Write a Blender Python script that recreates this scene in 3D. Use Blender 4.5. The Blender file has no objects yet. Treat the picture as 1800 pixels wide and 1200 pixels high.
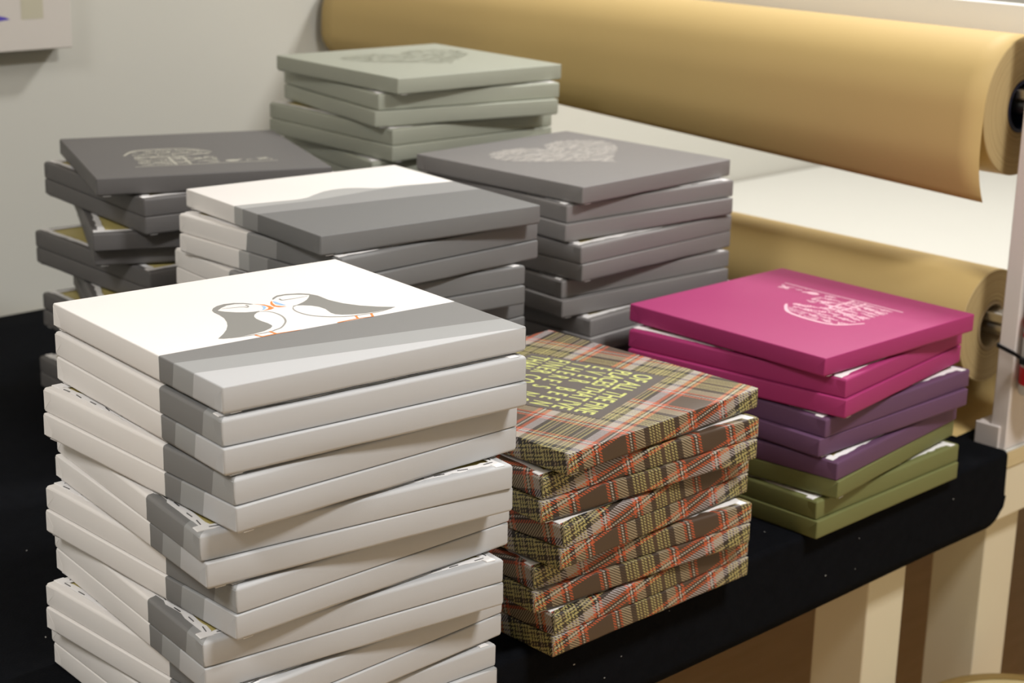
import bpy, bmesh, math, random
from mathutils import Matrix, Vector, noise

# ------------------------------------------------------------------ scene, camera, light
sc = bpy.context.scene
col = sc.collection
random.seed(11)

# World frame: x runs along the table edge, y from that edge to the wall, z up (metres).
# Origin on the floor below the end corner of the black cloth.
cam_d = bpy.data.cameras.new('camera')
cam = bpy.data.objects.new('camera', cam_d)
col.objects.link(cam)
cam_d.sensor_width = 36.0
cam_d.lens = 60.826
cam_d.clip_start = 0.05
CR = Vector((0.72293, -0.690586, 0.021549))
CU = Vector((0.178798, 0.217117, 0.959631))
CB = Vector((-0.667386, -0.689893, 0.280436))
M3 = Matrix((CR, CU, CB)).transposed()
cam.matrix_world = Matrix.Translation((-1.68229, -0.93782, 1.40616)) @ M3.to_4x4()
cam_d.dof.use_dof = True
cam_d.dof.focus_distance = 1.30
cam_d.dof.aperture_fstop = 10.0
sc.camera = cam

world = bpy.data.worlds.new('world')
sc.world = world
world.use_nodes = True
world.node_tree.nodes['Background'].inputs[0].default_value = (1.0, 0.93, 0.82, 1)
world.node_tree.nodes['Background'].inputs[1].default_value = 0.02

sc.view_settings.view_transform = 'Standard'
sc.view_settings.look = 'None'
sc.view_settings.exposure = -0.07
sc.view_settings.gamma = 1.0
sc.view_settings.use_curve_mapping = False

CEIL = 2.55
LAMPS = [  # x, y, length along x, length along y, watts
    (0.80, 0.42, 0.34, 0.16, 35.0),
    (-0.35, -1.02, 0.40, 0.30, 37.0),
    (-2.40, -0.20, 0.60, 0.60, 27.0),
]
for i, (lx, ly, sx, sy, w) in enumerate(LAMPS):
    ld = bpy.data.lights.new('ceiling_lamp_light', 'AREA')
    ld.shape = 'RECTANGLE'
    ld.size, ld.size_y = sx, sy
    ld.energy = w
    ld.color = (0.965, 0.957, 0.945)
    lo = bpy.data.objects.new('ceiling_lamp_light', ld)
    lo.location = (lx, ly, CEIL - 0.075)
    col.objects.link(lo)

# ------------------------------------------------------------------ helpers
def tag(o, label=None, cat=None, group=None, kind=None):
    if label: o['label'] = label
    if cat: o['category'] = cat
    if group: o['group'] = group
    if kind: o['kind'] = kind
    return o

def link(o, parent=None):
    col.objects.link(o)
    if parent is not None: o.parent = parent
    return o

def empty(name, loc=(0, 0, 0), rz=0.0):
    o = bpy.data.objects.new(name, None)
    o.location = loc
    o.rotation_euler = (0, 0, rz)
    o.empty_display_size = 0.02
    return link(o)

def mesh_from(name, verts, faces, mats, smooth=False, uvs=None, fmat=None):
    me = bpy.data.meshes.new(name)
    me.from_pydata([tuple(v) for v in verts], [], faces)
    for m in (mats if isinstance(mats, (list, tuple)) else [mats]):
        me.materials.append(m)
    if uvs is not None:
        lay = me.uv_layers.new(name='print')
        for lp in me.loops:
            lay.data[lp.index].uv = uvs[lp.vertex_index]
    if fmat:
        for p, mi in zip(me.polygons, fmat): p.material_index = mi
    for p in me.polygons: p.use_smooth = smooth
    me.update()
    return me

def mobj(name, me, parent=None, loc=(0, 0, 0), rot=(0, 0, 0)):
    o = bpy.data.objects.new(name, me)
    o.location = loc
    o.rotation_euler = rot
    return link(o, parent)

def box_bm(bm, x0, x1, y0, y1, z0, z1):
    vs = [bm.verts.new(p) for p in ((x0, y0, z0), (x1, y0, z0), (x1, y1, z0), (x0, y1, z0),
                                    (x0, y0, z1), (x1, y0, z1), (x1, y1, z1), (x0, y1, z1))]
    for f in ((3, 2, 1, 0), (4, 5, 6, 7), (0, 1, 5, 4), (1, 2, 6, 5), (2, 3, 7, 6), (3, 0, 4, 7)):
        bm.faces.new([vs[k] for k in f])

def finish(bm, name, mat, bevel=0.0, seg=2, smooth=False):
    if bevel > 0:
        bmesh.ops.bevel(bm, geom=bm.edges[:], offset=bevel, segments=seg, profile=0.5, affect='EDGES')
    bmesh.ops.recalc_face_normals(bm, faces=bm.faces[:])
    me = bpy.data.meshes.new(name)
    bm.to_mesh(me)
    bm.free()
    me.materials.append(mat)
    for p in me.polygons: p.use_smooth = smooth
    return me

def box(name, x0, x1, y0, y1, z0, z1, mat, parent=None, bevel=0.0, seg=2):
    bm = bmesh.new()
    box_bm(bm, x0, x1, y0, y1, z0, z1)
    return mobj(name, finish(bm, name, mat, bevel, seg), parent)

def lathe(name, prof, mat, parent=None, n=48, axis='Z', loc=(0, 0, 0), closed=True, smooth=True):
    """prof: list of (radius, height); spun round the axis."""
    vs, fs = [], []
    for r, h in prof:
        for k in range(n):
            t = 2 * math.pi * k / n
            c_, s_ = r * math.cos(t), r * math.sin(t)
            vs.append((c_, s_, h) if axis == 'Z' else (c_, h, s_))
    m = len(prof)
    for i in range(m - 1 + (1 if closed else 0)):
        a, b = i, (i + 1) % m
        for k in range(n):
            q = [a * n + k, a * n + (k + 1) % n, b * n + (k + 1) % n, b * n + k]
            fs.append(q)
    bm = bmesh.new()
    bv = [bm.verts.new(v) for v in vs]
    for f in fs:
        try: bm.faces.new([bv[k] for k in f])
        except ValueError: pass
    bmesh.ops.recalc_face_normals(bm, faces=bm.faces[:])
    me = bpy.data.meshes.new(name)
    bm.to_mesh(me); bm.free()
    me.materials.append(mat)
    for p in me.polygons: p.use_smooth = smooth
    if smooth:
        me.set_sharp_from_angle(angle=math.radians(40))
    return mobj(name, me, parent, loc)

# ------------------------------------------------------------------ materials
class NT:
    """tiny node-graph helper"""
    def __init__(s, name, rough=0.6, spec=0.3):
        s.m = bpy.data.materials.new(name)
        s.m.use_nodes = True
        s.t = s.m.node_tree
        s.b = s.t.nodes['Principled BSDF']
        s.b.inputs['Roughness'].default_value = rough
        s.b.inputs['Specular IOR Level'].default_value = spec
    def n(s, kind, **kw):
        nd = s.t.nodes.new(kind)
        for k, v in kw.items(): setattr(nd, k, v)
        return nd
    def put(s, sock, v):
        if hasattr(v, 'is_output') or isinstance(v, bpy.types.NodeSocket): s.t.links.new(v, sock)
        else: sock.default_value = v
    def math(s, op, a, b=0.0, c=None):
        nd = s.n('ShaderNodeMath', operation=op)
        s.put(nd.inputs[0], a); s.put(nd.inputs[1], b)
        if c is not None: s.put(nd.inputs[2], c)
        return nd.outputs[0]
    def mix(s, fac, a, b, mode='MIX'):
        nd = s.n('ShaderNodeMix', data_type='RGBA', blend_type=mode)
        s.put(nd.inputs[0], fac)
        s.put(nd.inputs[6], a if not isinstance(a, tuple) else (*a, 1))
        s.put(nd.inputs[7], b if not isinstance(b, tuple) else (*b, 1))
        return nd.outputs[2]
    def color(s, v):
        s.put(s.b.inputs['Base Color'], v if not isinstance(v, tuple) else (*v, 1))
    def coords(s, kind='Object'):
        return s.n('ShaderNodeTexCoord').outputs[kind]
    def noise(s, scale, detail=3.0, rough=0.5, vec=None, out='Fac'):
        nd = s.n('ShaderNodeTexNoise')
        nd.inputs['Scale'].default_value = scale
        nd.inputs['Detail'].default_value = detail
        nd.inputs['Roughness'].default_value = rough
        s.put(nd.inputs['Vector'], vec if vec is not None else s.coords())
        return nd.outputs[out]
    def bump(s, h, strength=0.2, dist=0.001):
        nd = s.n('ShaderNodeBump')
        nd.inputs['Strength'].default_value = strength
        nd.inputs['Distance'].default_value = dist
        s.put(nd.inputs['Height'], h)
        s.t.links.new(nd.outputs[0], s.b.inputs['Normal'])
    def scaled(s, vec, sc3):
        nd = s.n('ShaderNodeMapping')
        nd.inputs['Scale'].default_value = sc3
        s.put(nd.inputs[0], vec)
        return nd.outputs[0]

def lin(r, g, b):
    f = lambda c: c / 12.92 if c <= 0.04045 else ((c + 0.055) / 1.055) ** 2.4
    return (f(r / 255), f(g / 255), f(b / 255))

def plain(name, rgb, rough=0.6, var=0.06, scale=12.0, spec=0.3, bump=None, metallic=0.0):
    t = NT(name, rough, spec)
    n = t.noise(scale, 4.0)
    d = tuple(max(0.0, c * (1 - var)) for c in rgb)
    e = tuple(min(1.0, c * (1 + var)) for c in rgb)
    t.color(t.mix(n, d, e))
    t.b.inputs['Metallic'].default_value = metallic
    if bump: t.bump(t.noise(bump[0], 3.0), bump[1], bump[2])
    return t.m

def weave_bump(t, strength=0.12):
    """fine canvas weave relief from the print coordinates"""
    uv = t.n('ShaderNodeUVMap', uv_map='print').outputs[0]
    sp = t.n('ShaderNodeSeparateXYZ'); t.put(sp.inputs[0], uv)
    a = t.math('SINE', t.math('MULTIPLY', sp.outputs[0], 2200.0))
    b = t.math('SINE', t.math('MULTIPLY', sp.outputs[1], 2200.0))
    t.bump(t.math('ADD', t.math('MULTIPLY', a, b), t.noise(60.0, 3.0)), strength, 0.0004)
    return sp.outputs[0], sp.outputs[1]

def fabric(name, rgb, rough=0.55):
    t = NT(name, rough, 0.35)
    weave_bump(t)
    n = t.noise(9.0, 4.0)
    t.color(t.mix(n, tuple(c * 0.965 for c in rgb), tuple(min(1, c * 1.035) for c in rgb)))
    return t.m

CW = (0.88, 0.85, 0.825)      # bare white print
G_D = (0.225, 0.223, 0.220)    # puffin stripes, dark to light
G_M = (0.350, 0.354, 0.354)
G_L = (0.525, 0.530, 0.540)

def mat_puffin():
    t = NT('puffin_print_fabric', 0.6, 0.25)
    u, v = weave_bump(t)
    b1 = -0.160
    b2 = t.math('ADD', t.math('MULTIPLY', u, -0.150), -0.318)
    b3 = t.math('ADD', t.math('MULTIPLY', u, -0.152), -0.428)
    c = t.mix(t.math('LESS_THAN', v, b1), CW, G_D)
    c = t.mix(t.math('LESS_THAN', v, b2), c, G_M)
    c = t.mix(t.math('LESS_THAN', v, b3), c, G_L)
    t.color(c)
    return t.m

def curve_node(t, x, pts):
    nd = t.n('ShaderNodeFloatCurve')
    t.put(nd.inputs[1], x)
    cv = nd.mapping.curves[0]
    while len(cv.points) > 2: cv.points.remove(cv.points[1])
    cv.points[0].location = pts[0]
    cv.points[-1].location = pts[-1]
    for p_ in pts[1:-1]: cv.points.new(*p_)
    nd.mapping.update()
    return nd.outputs[0]

def mat_landscape():
    t = NT('landscape_print_fabric', 0.6, 0.25)
    u, v = weave_bump(t)
    x = t.math('ADD', t.math('MULTIPLY', u, 0.8), 0.5)
    def P(pts): return [(a * 0.8 + 0.5, b + 0.5) for a, b in pts]
    h1 = t.math('SUBTRACT', curve_node(t, x, P([(-0.62, .115), (-.458, .112), (-.33, .100), (-.205, .095), (-.128, .135), (-.053, .172), (.028, .180), (.087, .158), (.158, .112), (.266, .105), (.36, .085), (.49, .066), (.62, .05)])), 0.5)
    h2 = t.math('SUBTRACT', curve_node(t, x, P([(-0.62, .052), (-.374, .050), (-.192, .045), (-.017, .066), (.141, .088), (.30, .085), (.49, .066), (.62, .05)])), 0.5)
    h3 = t.math('ADD', t.math('MULTIPLY', u, -0.058), -0.091)
    c = t.mix(t.math('LESS_THAN', v, h1), CW, (0.44, 0.44, 0.435))
    c = t.mix(t.math('LESS_THAN', v, h2), c, (0.305, 0.305, 0.305))
    c = t.mix(t.math('LESS_THAN', v, h3), c, (0.190, 0.190, 0.190))
    t.color(c)
    return t.m

def ramp(t, fac, stops):
    nd = t.n('ShaderNodeValToRGB')
    nd.color_ramp.interpolation = 'CONSTANT'
    el = nd.color_ramp.elements
    el[0].position = stops[0][0]; el[0].color = (*stops[0][1], 1)
    el[1].position = stops[1][0]; el[1].color = (*stops[1][1], 1)
    for p_, c in stops[2:]:
        e = el.new(p_); e.color = (*c, 1)
    t.put(nd.inputs[0], fac)
    return nd.outputs[0]

TART_A = math.radians(15.0)
def mat_tartan():
    t = NT('tartan_print_fabric', 0.46, 0.5)
    u, v = weave_bump(t, 0.08)
    ca, sa = math.cos(TART_A), math.sin(TART_A)
    x = t.math('ADD', t.math('MULTIPLY', u, ca), t.math('MULTIPLY', v, sa))
    y = t.math('SUBTRACT', t.math('MULTIPLY', v, ca), t.math('MULTIPLY', u, sa))
    per = 0.47
    fx = t.math('PINGPONG', t.math('DIVIDE', t.math('SUBTRACT', x, 0.065), per), 0.5)
    fy = t.math('PINGPONG', t.math('DIVIDE', t.math('ADD', y, 0.006), per), 0.5)
    BR = (0.072, 0.044, 0.027); DK = (0.030, 0.021, 0.017); OR = (0.52, 0.10, 0.038)
    CR_ = (0.36, 0.295, 0.185); WH = (0.50, 0.48, 0.42); YE = (0.44, 0.385, 0.15); LI = (0.43, 0.39, 0.395); BK = (0.018, 0.020, 0.020)
    warp = [(0.0, BR), (.125, OR), (.15, BR), (.162, WH), (.178, DK), (.192, OR), (.215, CR_), (.31, DK), (.365, YE), (.385, DK), (.395, YE), (.415, BR), (.43, YE), (.45, DK), (.46, YE), (.48, BR)]
    weft = [(0.0, BR), (.125, OR), (.15, DK), (.162, WH), (.178, DK), (.192, OR), (.225, LI), (.29, BK), (.325, YE), (.34, BK), (.36, YE), (.375, BK), (.385, CR_), (.40, BK), (.43, YE), (.445, BK), (.46, YE), (.472, BK), (.488, YE)]
    tw = t.math('GREATER_THAN', t.math('FRACT', t.math('MULTIPLY', t.math('ADD', x, y), 86.0)), 0.5)
    c = t.mix(tw, ramp(t, fx, warp), ramp(t, fy, weft))
    t.color(c)
    return t.m

def mat_wood(name, c1, c2, scale=(3, 40, 40), rough=0.5, spec=0.3):
    t = NT(name, rough, spec)
    v = t.scaled(t.coords(), scale)
    t.color(t.mix(t.noise(2.5, 6.0, 0.6, v), c1, c2))
    return t.m

def mat_kraft_end():
    t = NT('kraft_roll_end', 0.75, 0.15)
    sp = t.n('ShaderNodeSeparateXYZ'); t.put(sp.inputs[0], t.coords())
    r = t.math('SQRT', t.math('ADD', t.math('POWER', sp.outputs[0], 2.0), t.math('POWER', sp.outputs[2], 2.0)))
    nd = t.n('ShaderNodeTexNoise', noise_dimensions='1D')
    nd.inputs['Scale'].default_value = 420.0
    nd.inputs['Detail'].default_value = 4.0
    t.put(nd.inputs['W'], r)
    t.color(t.mix(nd.outputs[0], (0.33, 0.235, 0.105), (0.56, 0.43, 0.22)))
    t.bump(nd.outputs[0], 0.5, 0.002)
    return t.m

M = dict(
    puffin=mat_puffin(), land=mat_landscape(), plaid=mat_tartan(),
    magenta=fabric('magenta_fabric', (0.375, 0.034, 0.150)),
    purple=fabric('purple_fabric', (0.128, 0.060, 0.122)),
    green=fabric('olive_fabric', (0.170, 0.180, 0.066)),
    grey=fabric('warm_grey_fabric', (0.225, 0.215, 0.212)),
    charcoal=fabric('charcoal_fabric', (0.132, 0.126, 0.125)),
    sage=fabric('sage_fabric', (0.365, 0.380, 0.315)),
    hem=plain('raw_canvas_hem', (0.90, 0.885, 0.88), 0.75, 0.04, 40.0, 0.15, (300.0, 0.2, 0.0005)),
    pine=mat_wood('pine_stretcher', (0.52, 0.42, 0.13), (0.66, 0.56, 0.23), (4, 60, 60)),
    staple=plain('staple_steel', (0.20, 0.20, 0.21), 0.35, 0.05, 30.0, 0.5, None, 1.0),
    ink_grey=plain('print_ink_grey', (0.262, 0.258, 0.243), 0.6, 0.02),
    ink_orange=plain('print_ink_orange', (0.86, 0.27, 0.07), 0.6, 0.02),
    ink_blue=plain('print_ink_blue', (0.33, 0.55, 0.86), 0.6, 0.02),
    ink_line=plain('print_ink_thin_line', (0.34, 0.33, 0.31), 0.6, 0.02),
    ink_heart=plain('print_ink_pale_grey', (0.44, 0.415, 0.39), 0.6, 0.03),
    ink_heart_fill=plain('print_ink_heart_ground', (0.305, 0.290, 0.278), 0.6, 0.10, 60.0),
    ink_sage_fill=plain('print_ink_sage_ground', (0.350, 0.362, 0.298), 0.6, 0.06, 60.0),
    ink_house=plain('print_ink_cream', (0.46, 0.445, 0.38), 0.6, 0.03),
    ink_pink=plain('print_ink_pale_pink', (0.76, 0.45, 0.54), 0.6, 0.03),
    ink_sage=plain('print_ink_dark_sage', (0.335, 0.345, 0.275), 0.6, 0.03),
    ink_white=plain('print_ink_white', (0.78, 0.75, 0.70), 0.6, 0.02),
    ink_panel=plain('print_panel_taupe', (0.118, 0.100, 0.090), 0.6, 0.05, 30.0),
    ink_letter=plain('print_letter_lime', (0.56, 0.585, 0.19), 0.6, 0.04),
    kraft=plain('kraft_paper', (0.545, 0.395, 0.165), 0.62, 0.05, 5.0, 0.25, (45.0, 0.06, 0.002)),
    kraft_end=mat_kraft_end(),
    card=plain('cardboard_core', (0.40, 0.30, 0.17), 0.8, 0.08, 40.0),
    felt=plain('black_felt', (0.0042, 0.0047, 0.0062), 0.95, 0.35, 90.0, 0.06, (500.0, 0.5, 0.001)),
    lint=plain('pale_lint', (0.45, 0.44, 0.42), 0.9, 0.1),
    cream=plain('cream_paint', (0.72, 0.65, 0.485), 0.5, 0.04, 6.0, 0.3, (30.0, 0.05, 0.001)),
    top_white=plain('white_worktop', (0.60, 0.59, 0.54), 0.55, 0.02, 4.0, 0.3),
    edge=mat_wood('worktop_edge_ply', (0.52, 0.40, 0.21), (0.68, 0.58, 0.36), (3, 60, 90)),
    beam=plain('rack_beam_white', (0.86, 0.84, 0.80), 0.5, 0.03, 8.0, 0.3),
    rackw=plain('rack_white_paint', (0.70, 0.645, 0.615), 0.5, 0.05, 8.0, 0.3),
    metal=plain('zinc_bracket', (0.62, 0.61, 0.58), 0.28, 0.05, 20.0, 0.5, None, 1.0),
    blue_core=plain('navy_plastic', (0.012, 0.018, 0.055), 0.4, 0.1),
    black_pl=plain('black_plastic', (0.012, 0.012, 0.013), 0.45, 0.1),
    red=plain('red_print', (0.55, 0.02, 0.03), 0.4, 0.05),
    can_white=plain('can_white', (0.68, 0.66, 0.62), 0.35, 0.03),
    wall=plain('wall_paint', (0.60, 0.59, 0.535), 0.85, 0.025, 3.0, 0.15, (120.0, 0.08, 0.001)),
    ceil=plain('ceiling_paint', (0.78, 0.77, 0.74), 0.9, 0.02),
    floor=mat_wood('brown_wood_floor', (0.48, 0.31, 0.155), (0.66, 0.46, 0.26), (2.2, 16, 1), 0.42, 0.35),
    stool=mat_wood('pale_beech', (0.52, 0.42, 0.20), (0.66, 0.55, 0.30), (5, 40, 40), 0.45),
    stool_rim=mat_wood('beech_rim', (0.22, 0.145, 0.045), (0.30, 0.20, 0.07), (30, 30, 6), 0.5),
    pic=plain('picture_canvas', (0.60, 0.56, 0.515), 0.7, 0.02),
    pic_beige=plain('picture_beige', (0.50, 0.47, 0.36), 0.7, 0.03),
    pic_blue=plain('picture_blue', (0.10, 0.07, 0.42), 0.7, 0.03),
)
lamp_m = NT('lamp_diffuser', 0.5)
lamp_m.color((0.9, 0.88, 0.84))
lamp_m.b.inputs['Emission Color'].default_value = (1.0, 0.92, 0.78, 1)
lamp_m.b.inputs['Emission Strength'].default_value = 1.0
M['lamp'] = lamp_m.m

# ------------------------------------------------------------------ room shell
X0, X1, Y0, Y1 = -3.6, 3.0, -2.6, 1.2304
def slab(name, *a):
    o = box(name, *a)
    o['kind'] = 'structure'
    return o
slab('floor', X0, X1, Y0, Y1, -0.05, 0.0, M['floor'])
slab('ceiling', X0, X1, Y0, Y1, CEIL, CEIL + 0.05, M['ceil'])
slab('wall_left', X0, X1, Y1, Y1 + 0.08, 0.0, CEIL, M['wall'])
slab('wall_back', X1, X1 + 0.08, Y0, Y1, 0.0, CEIL, M['wall'])
slab('wall_right', X0, X1, Y0 - 0.08, Y0, 0.0, CEIL, M['wall'])
slab('wall_front', X0 - 0.08, X0, Y0, Y1, 0.0, CEIL, M['wall'])

for i, (lx, ly, sx, sy, w) in enumerate(LAMPS):
    t = empty('ceiling_lamp', (lx, ly, CEIL))
    tag(t, ['square ceiling lamp over the white worktop behind the paper rolls',
            'square ceiling lamp on the open side of the black table',
            'square ceiling lamp at the near end of the black table'][i], 'lamp', 'ceiling lamps')
    bm = bmesh.new()
    hx, hy = sx / 2 + 0.03, sy / 2 + 0.03
    box_bm(bm, -hx, hx, -hy, hy, -0.05, 0.0)
    mobj('housing', finish(bm, 'lamp_housing', M['ceil'], 0.004), t)
    bm = bmesh.new()
    box_bm(bm, -sx / 2, sx / 2, -sy / 2, sy / 2, -0.062, -0.0505)
    mobj('diffuser', finish(bm, 'lamp_diffuser', M['lamp'], 0.003), t)

# ------------------------------------------------------------------ tables
TZ = 0.75
def table(name, label, x0, x1, y0, y1, legs, top_m, z_top):
    t = empty(name, (x0, y0, 0))
    tag(t, label, 'table')
    def b(nm, a0, a1, b0, b1, c0, c1, m, bev=0.0015):
        bm = bmesh.new(); box_bm(bm, a0 - x0, a1 - x0, b0 - y0, b1 - y0, c0, c1)
        return mobj(nm, finish(bm, nm, m, bev), t)
    top = b('tabletop', x0, x1, y0, y1, z_top - 0.022, z_top - 0.0012, M['edge'])
    b('top_laminate', x0, x1, y0, y1, z_top - 0.0012, z_top, top_m, 0.0004)
    zt_ = z_top - 0.022
    b('apron', x0 + 0.001, x1 - 0.001, y0 + 0.002, y0 + 0.020, zt_ - 0.062, zt_, M['cream'])
    b('apron', x0 + 0.001, x1 - 0.001, y1 - 0.020, y1 - 0.002, zt_ - 0.062, zt_, M['cream'])
    b('apron', x0 + 0.001, x0 + 0.019, y0 + 0.020, y1 - 0.020, zt_ - 0.062, zt_, M['cream'])
    b('apron', x1 - 0.019, x1 - 0.001, y0 + 0.020, y1 - 0.020, zt_ - 0.062, zt_, M['cream'])
    for lx in legs:
        for ly in (y0 + 0.0205, y1 - 0.0205 - 0.068):
            b('leg', lx, lx + 0.070, ly, ly + 0.068, 0.0, zt_, M['cream'], 0.002)
    return t
table('work_table', 'cream painted table under the black cloth', -2.20, -0.006, 0.006, 1.222, (-2.15, -0.205), M['top_white'], TZ - 0.004)
table('white_worktop_table', 'white topped table with cream apron beyond the black cloth', 0.0088, 2.10, 0.002, 1.222, (0.0225, 1.98), M['top_white'], TZ - 0.0026)

# black cloth: a sheet over the first table, hanging down its open side
def cloth():
    prof = []                       # (y, z) from the wall edge to the hem
    yt = [1.218 - 1.168 * k / 21 for k in range(22)] + [0.0472, 0.0462, 0.0300, 0.0040]
    ny = len(yt) - 1
    for y in yt: prof.append((y, TZ))
    for k in range(1, 7):
        a = math.pi / 2 * k / 6
        prof.append((0.004 - 0.006 * math.sin(a), TZ - 0.006 * (1 - math.cos(a))))
    for k in range(1, 9):
        prof.append((-0.002 - 0.001 * k / 8, TZ - 0.006 - 0.0785 * k / 8))
    xs = [-2.22 + 2.22 * k / 150 for k in range(151)]
    xs[-8:] = [-0.050, -0.037, -0.026, -0.017, -0.009, -0.001, 0.005, 0.0080]
    vs, fs = [], []
    m = len(prof)
    for x in xs:
        for j, (y, z) in enumerate(prof):
            yy, zz = y, z
            xx = x
            if 0.047 < y < 1.20 and x > -0.05: xx = x + 0.046 * (x + 0.05) / 0.058   # runs on under the rack
            if j > ny + 6:
                h = (j - ny - 6) / 8
                yy -= 0.0022 * h * (noise.noise(Vector((x * 3.1, 0.3, 0))) + 0.4)
                d = 0.0080 - x
                if d < 0.035:                         # rounded hem corner
                    r = 0.035
                    lim = TZ - 0.0845 + (r - math.sqrt(max(0, r * r - (r - d) ** 2))) * 0.9
                    zz = max(zz, lim)
                zz += 0.0022 * h * noise.noise(Vector((x * 2.0, 4.0, 0)))
            vs.append((xx, yy, zz))
    for i in range(len(xs) - 1):
        for j in range(m - 1):
            fs.append((i * m + j, i * m + j + 1, (i + 1) * m + j + 1, (i + 1) * m + j))
    me = mesh_from('black_cloth', vs, fs, M['felt'], True)
    o = mobj('black_cloth', me)
    sol = o.modifiers.new('thickness', 'SOLIDIFY'); sol.thickness = 0.0022; sol.offset = -1
    bm = bmesh.new(); bm.from_mesh(me); bmesh.ops.recalc_face_normals(bm, faces=bm.faces[:])
    if sum(f.normal.z for f in bm.faces) < 0: bmesh.ops.reverse_faces(bm, faces=bm.faces[:])
    bm.to_mesh(me); bm.free()
    tag(o, 'black felt cloth hanging over the open edge of the table', 'cloth')
    return o
cl = cloth()
# a few lint specks caught in the felt
bm = bmesh.new()
rs = random.Random(5)
for k in range(90):
    x, y = rs.uniform(-1.35, -0.02), rs.uniform(0.01, 0.75)
    r = rs.uniform(0.0003, 0.0008)
    mt = Matrix.Translation((x, y, TZ + 0.0003)) @ Matrix.Rotation(rs.uniform(0, 6.28), 4, 'Z') @ Matrix.Diagonal((r * rs.uniform(1, 3), r, r * 0.5, 1))
    bmesh.ops.create_icosphere(bm, subdivisions=1, radius=1.0, matrix=mt)
for k in range(14):
    x, z = rs.uniform(-0.9, -0.05), rs.uniform(0.68, 0.74)
    r = rs.uniform(0.0003, 0.0007)
    mt = Matrix.Translation((x, -0.0040, z)) @ Matrix.Diagonal((r * 2, r * 0.5, r, 1))
    bmesh.ops.create_icosphere(bm, subdivisions=1, radius=1.0, matrix=mt)
li = mobj('lint', finish(bm, 'lint', M['lint']), cl)
li['kind'] = 'stuff'

# ------------------------------------------------------------------ stretched canvases
L = 0.25639          # side of a canvas
T = 0.0192           # depth of a canvas
H = L / 2

def outline(inset, rc):
    """rounded square: list of (x, y, nx, ny) with unit outward directions"""
    h = H - inset
    rc = max(0.0004, rc)
    pts = []
    for q in range(4):
        a0 = -math.pi / 2 + q * math.pi / 2          # side normal
        nx, ny = round(math.cos(a0)), round(math.sin(a0))
        tx, ty = -ny, nx
        for k in range(11):
            s = -1 + 2 * k / 10
            d = s * (h - rc)
            pts.append((nx * h + tx * d, ny * h + ty * d, nx, ny))
        cx, cy = nx * (h - rc) + tx * (h - rc), ny * (h - rc) + ty * (h - rc)
        for k in (1, 2):
            a = a0 + math.pi / 2 * k / 3
            pts.append((cx + rc * math.cos(a), cy + rc * math.sin(a), math.cos(a), math.sin(a)))
    return pts

def flipv(v):
    return (-v[0], v[1], T - v[2])

def wrap_mesh(mat, flip, seed):
    rf, rb = 0.0011, 0.0026
    rings = []
    for k in range(4):
        a = math.pi / 2 * k / 3
        rings.append((rf * (1 - math.sin(a)), T - rf * (1 - math.cos(a)), rf * a - rf, 0.0))
    s = rf * math.pi / 2 - rf
    rings.append((0.00012, T * 0.55, s + T * 0.4, 0.3))
    rings.append((0.0, rb, s + T - rf - rb, 0.6))
    for k in range(1, 5):
        a = math.pi / 2 * k / 4
        rings.append((rb * (1 - math.cos(a)), rb * (1 - math.sin(a)), s + T - rf - rb + rb * a, 0.9))
    rings.append((0.0085, 0.0, s + T + 0.004, 0.7))
    rings.append((0.0087, 0.0012, s + T + 0.005, 0.0))
    vs, uv, fs = [], [], []
    n = 52
    for ri, (ins, z, sl, wob) in enumerate(rings):
        o0 = outline(0.0, 0.0016)
        for k, (x, y, nx, ny) in enumerate(outline(ins, 0.0016 - ins)):
            w = noise.noise(Vector((x * 26 + seed * 7.1, y * 26 - seed * 3.3, ri * 0.25)))
            zz = z + wob * 0.0009 * max(0.0, w)
            g = wob * 0.0005 * w if 4 <= ri <= 8 else 0.0
            vs.append((x - nx * abs(g), y - ny * abs(g), zz))
            bx, by = o0[k][0], o0[k][1]
            uv.append(((bx + nx * sl) / L, (by + ny * sl) / L))
    fs.append(tuple(range(n)))
    for i in range(len(rings) - 1):
        for k in range(n):
            fs.append((i * n + k, (i + 1) * n + k, (i + 1) * n + (k + 1) % n, i * n + (k + 1) % n))
    # folded fabric at the corners of the two side faces
    fmat = [0] * len(fs)
    for sx in (-1, 1):
        for sy in (-1, 1):
            y0 = sy * (H - 0.0010)
            y1 = sy * (H - 0.0010 - 0.0155)
            tri = [(y0, T - 0.0016), (y0, 0.0022), (y1, 0.0022)]
            b = len(vs)
            for layer in (0, 1):
                for (yy, zz), raised in zip(tri, (0.00022, 0.00060, 0.00005)):
                    off = raised if layer else 0.00002
                    vs.append((sx * (H + off - (0.0003 if zz < 0.003 else 0)), yy, zz))
                    uv.append((sx * (H + T - zz) / L, yy / L))
            for f in ((b, b + 1, b + 2), (b + 5, b + 4, b + 3), (b, b + 3, b + 4, b + 1), (b + 1, b + 4, b + 5, b + 2), (b + 2, b + 5, b + 3, b)):
                fs.append(f if sx * sy > 0 else tuple(reversed(f)))
    if flip: vs = [flipv(v) for v in vs]
    me = mesh_from('canvas_wrap', vs, fs, mat, True, uv)
    me.set_sharp_from_angle(angle=math.radians(50))
    return me

def bar_mesh(flip):
    w, z0, z1 = 0.044, 0.0009, T - 0.0014
    i0 = 0.0016
    vs = []
    for z in (z0, z1):
        vs += [(-H + i0, -H + i0, z), (H - i0, -H + i0, z), (H - w, -H + w, z), (-H + w, -H + w, z)]
    fs = [(0, 3, 2, 1), (4, 5, 6, 7), (0, 1, 5, 4), (1, 2, 6, 5), (2, 3, 7, 6), (3, 0, 4, 7)]
    if flip: vs = [flipv(v) for v in vs]
    return mesh_from('stretcher_bar', vs, fs, M['pine'])

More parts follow.
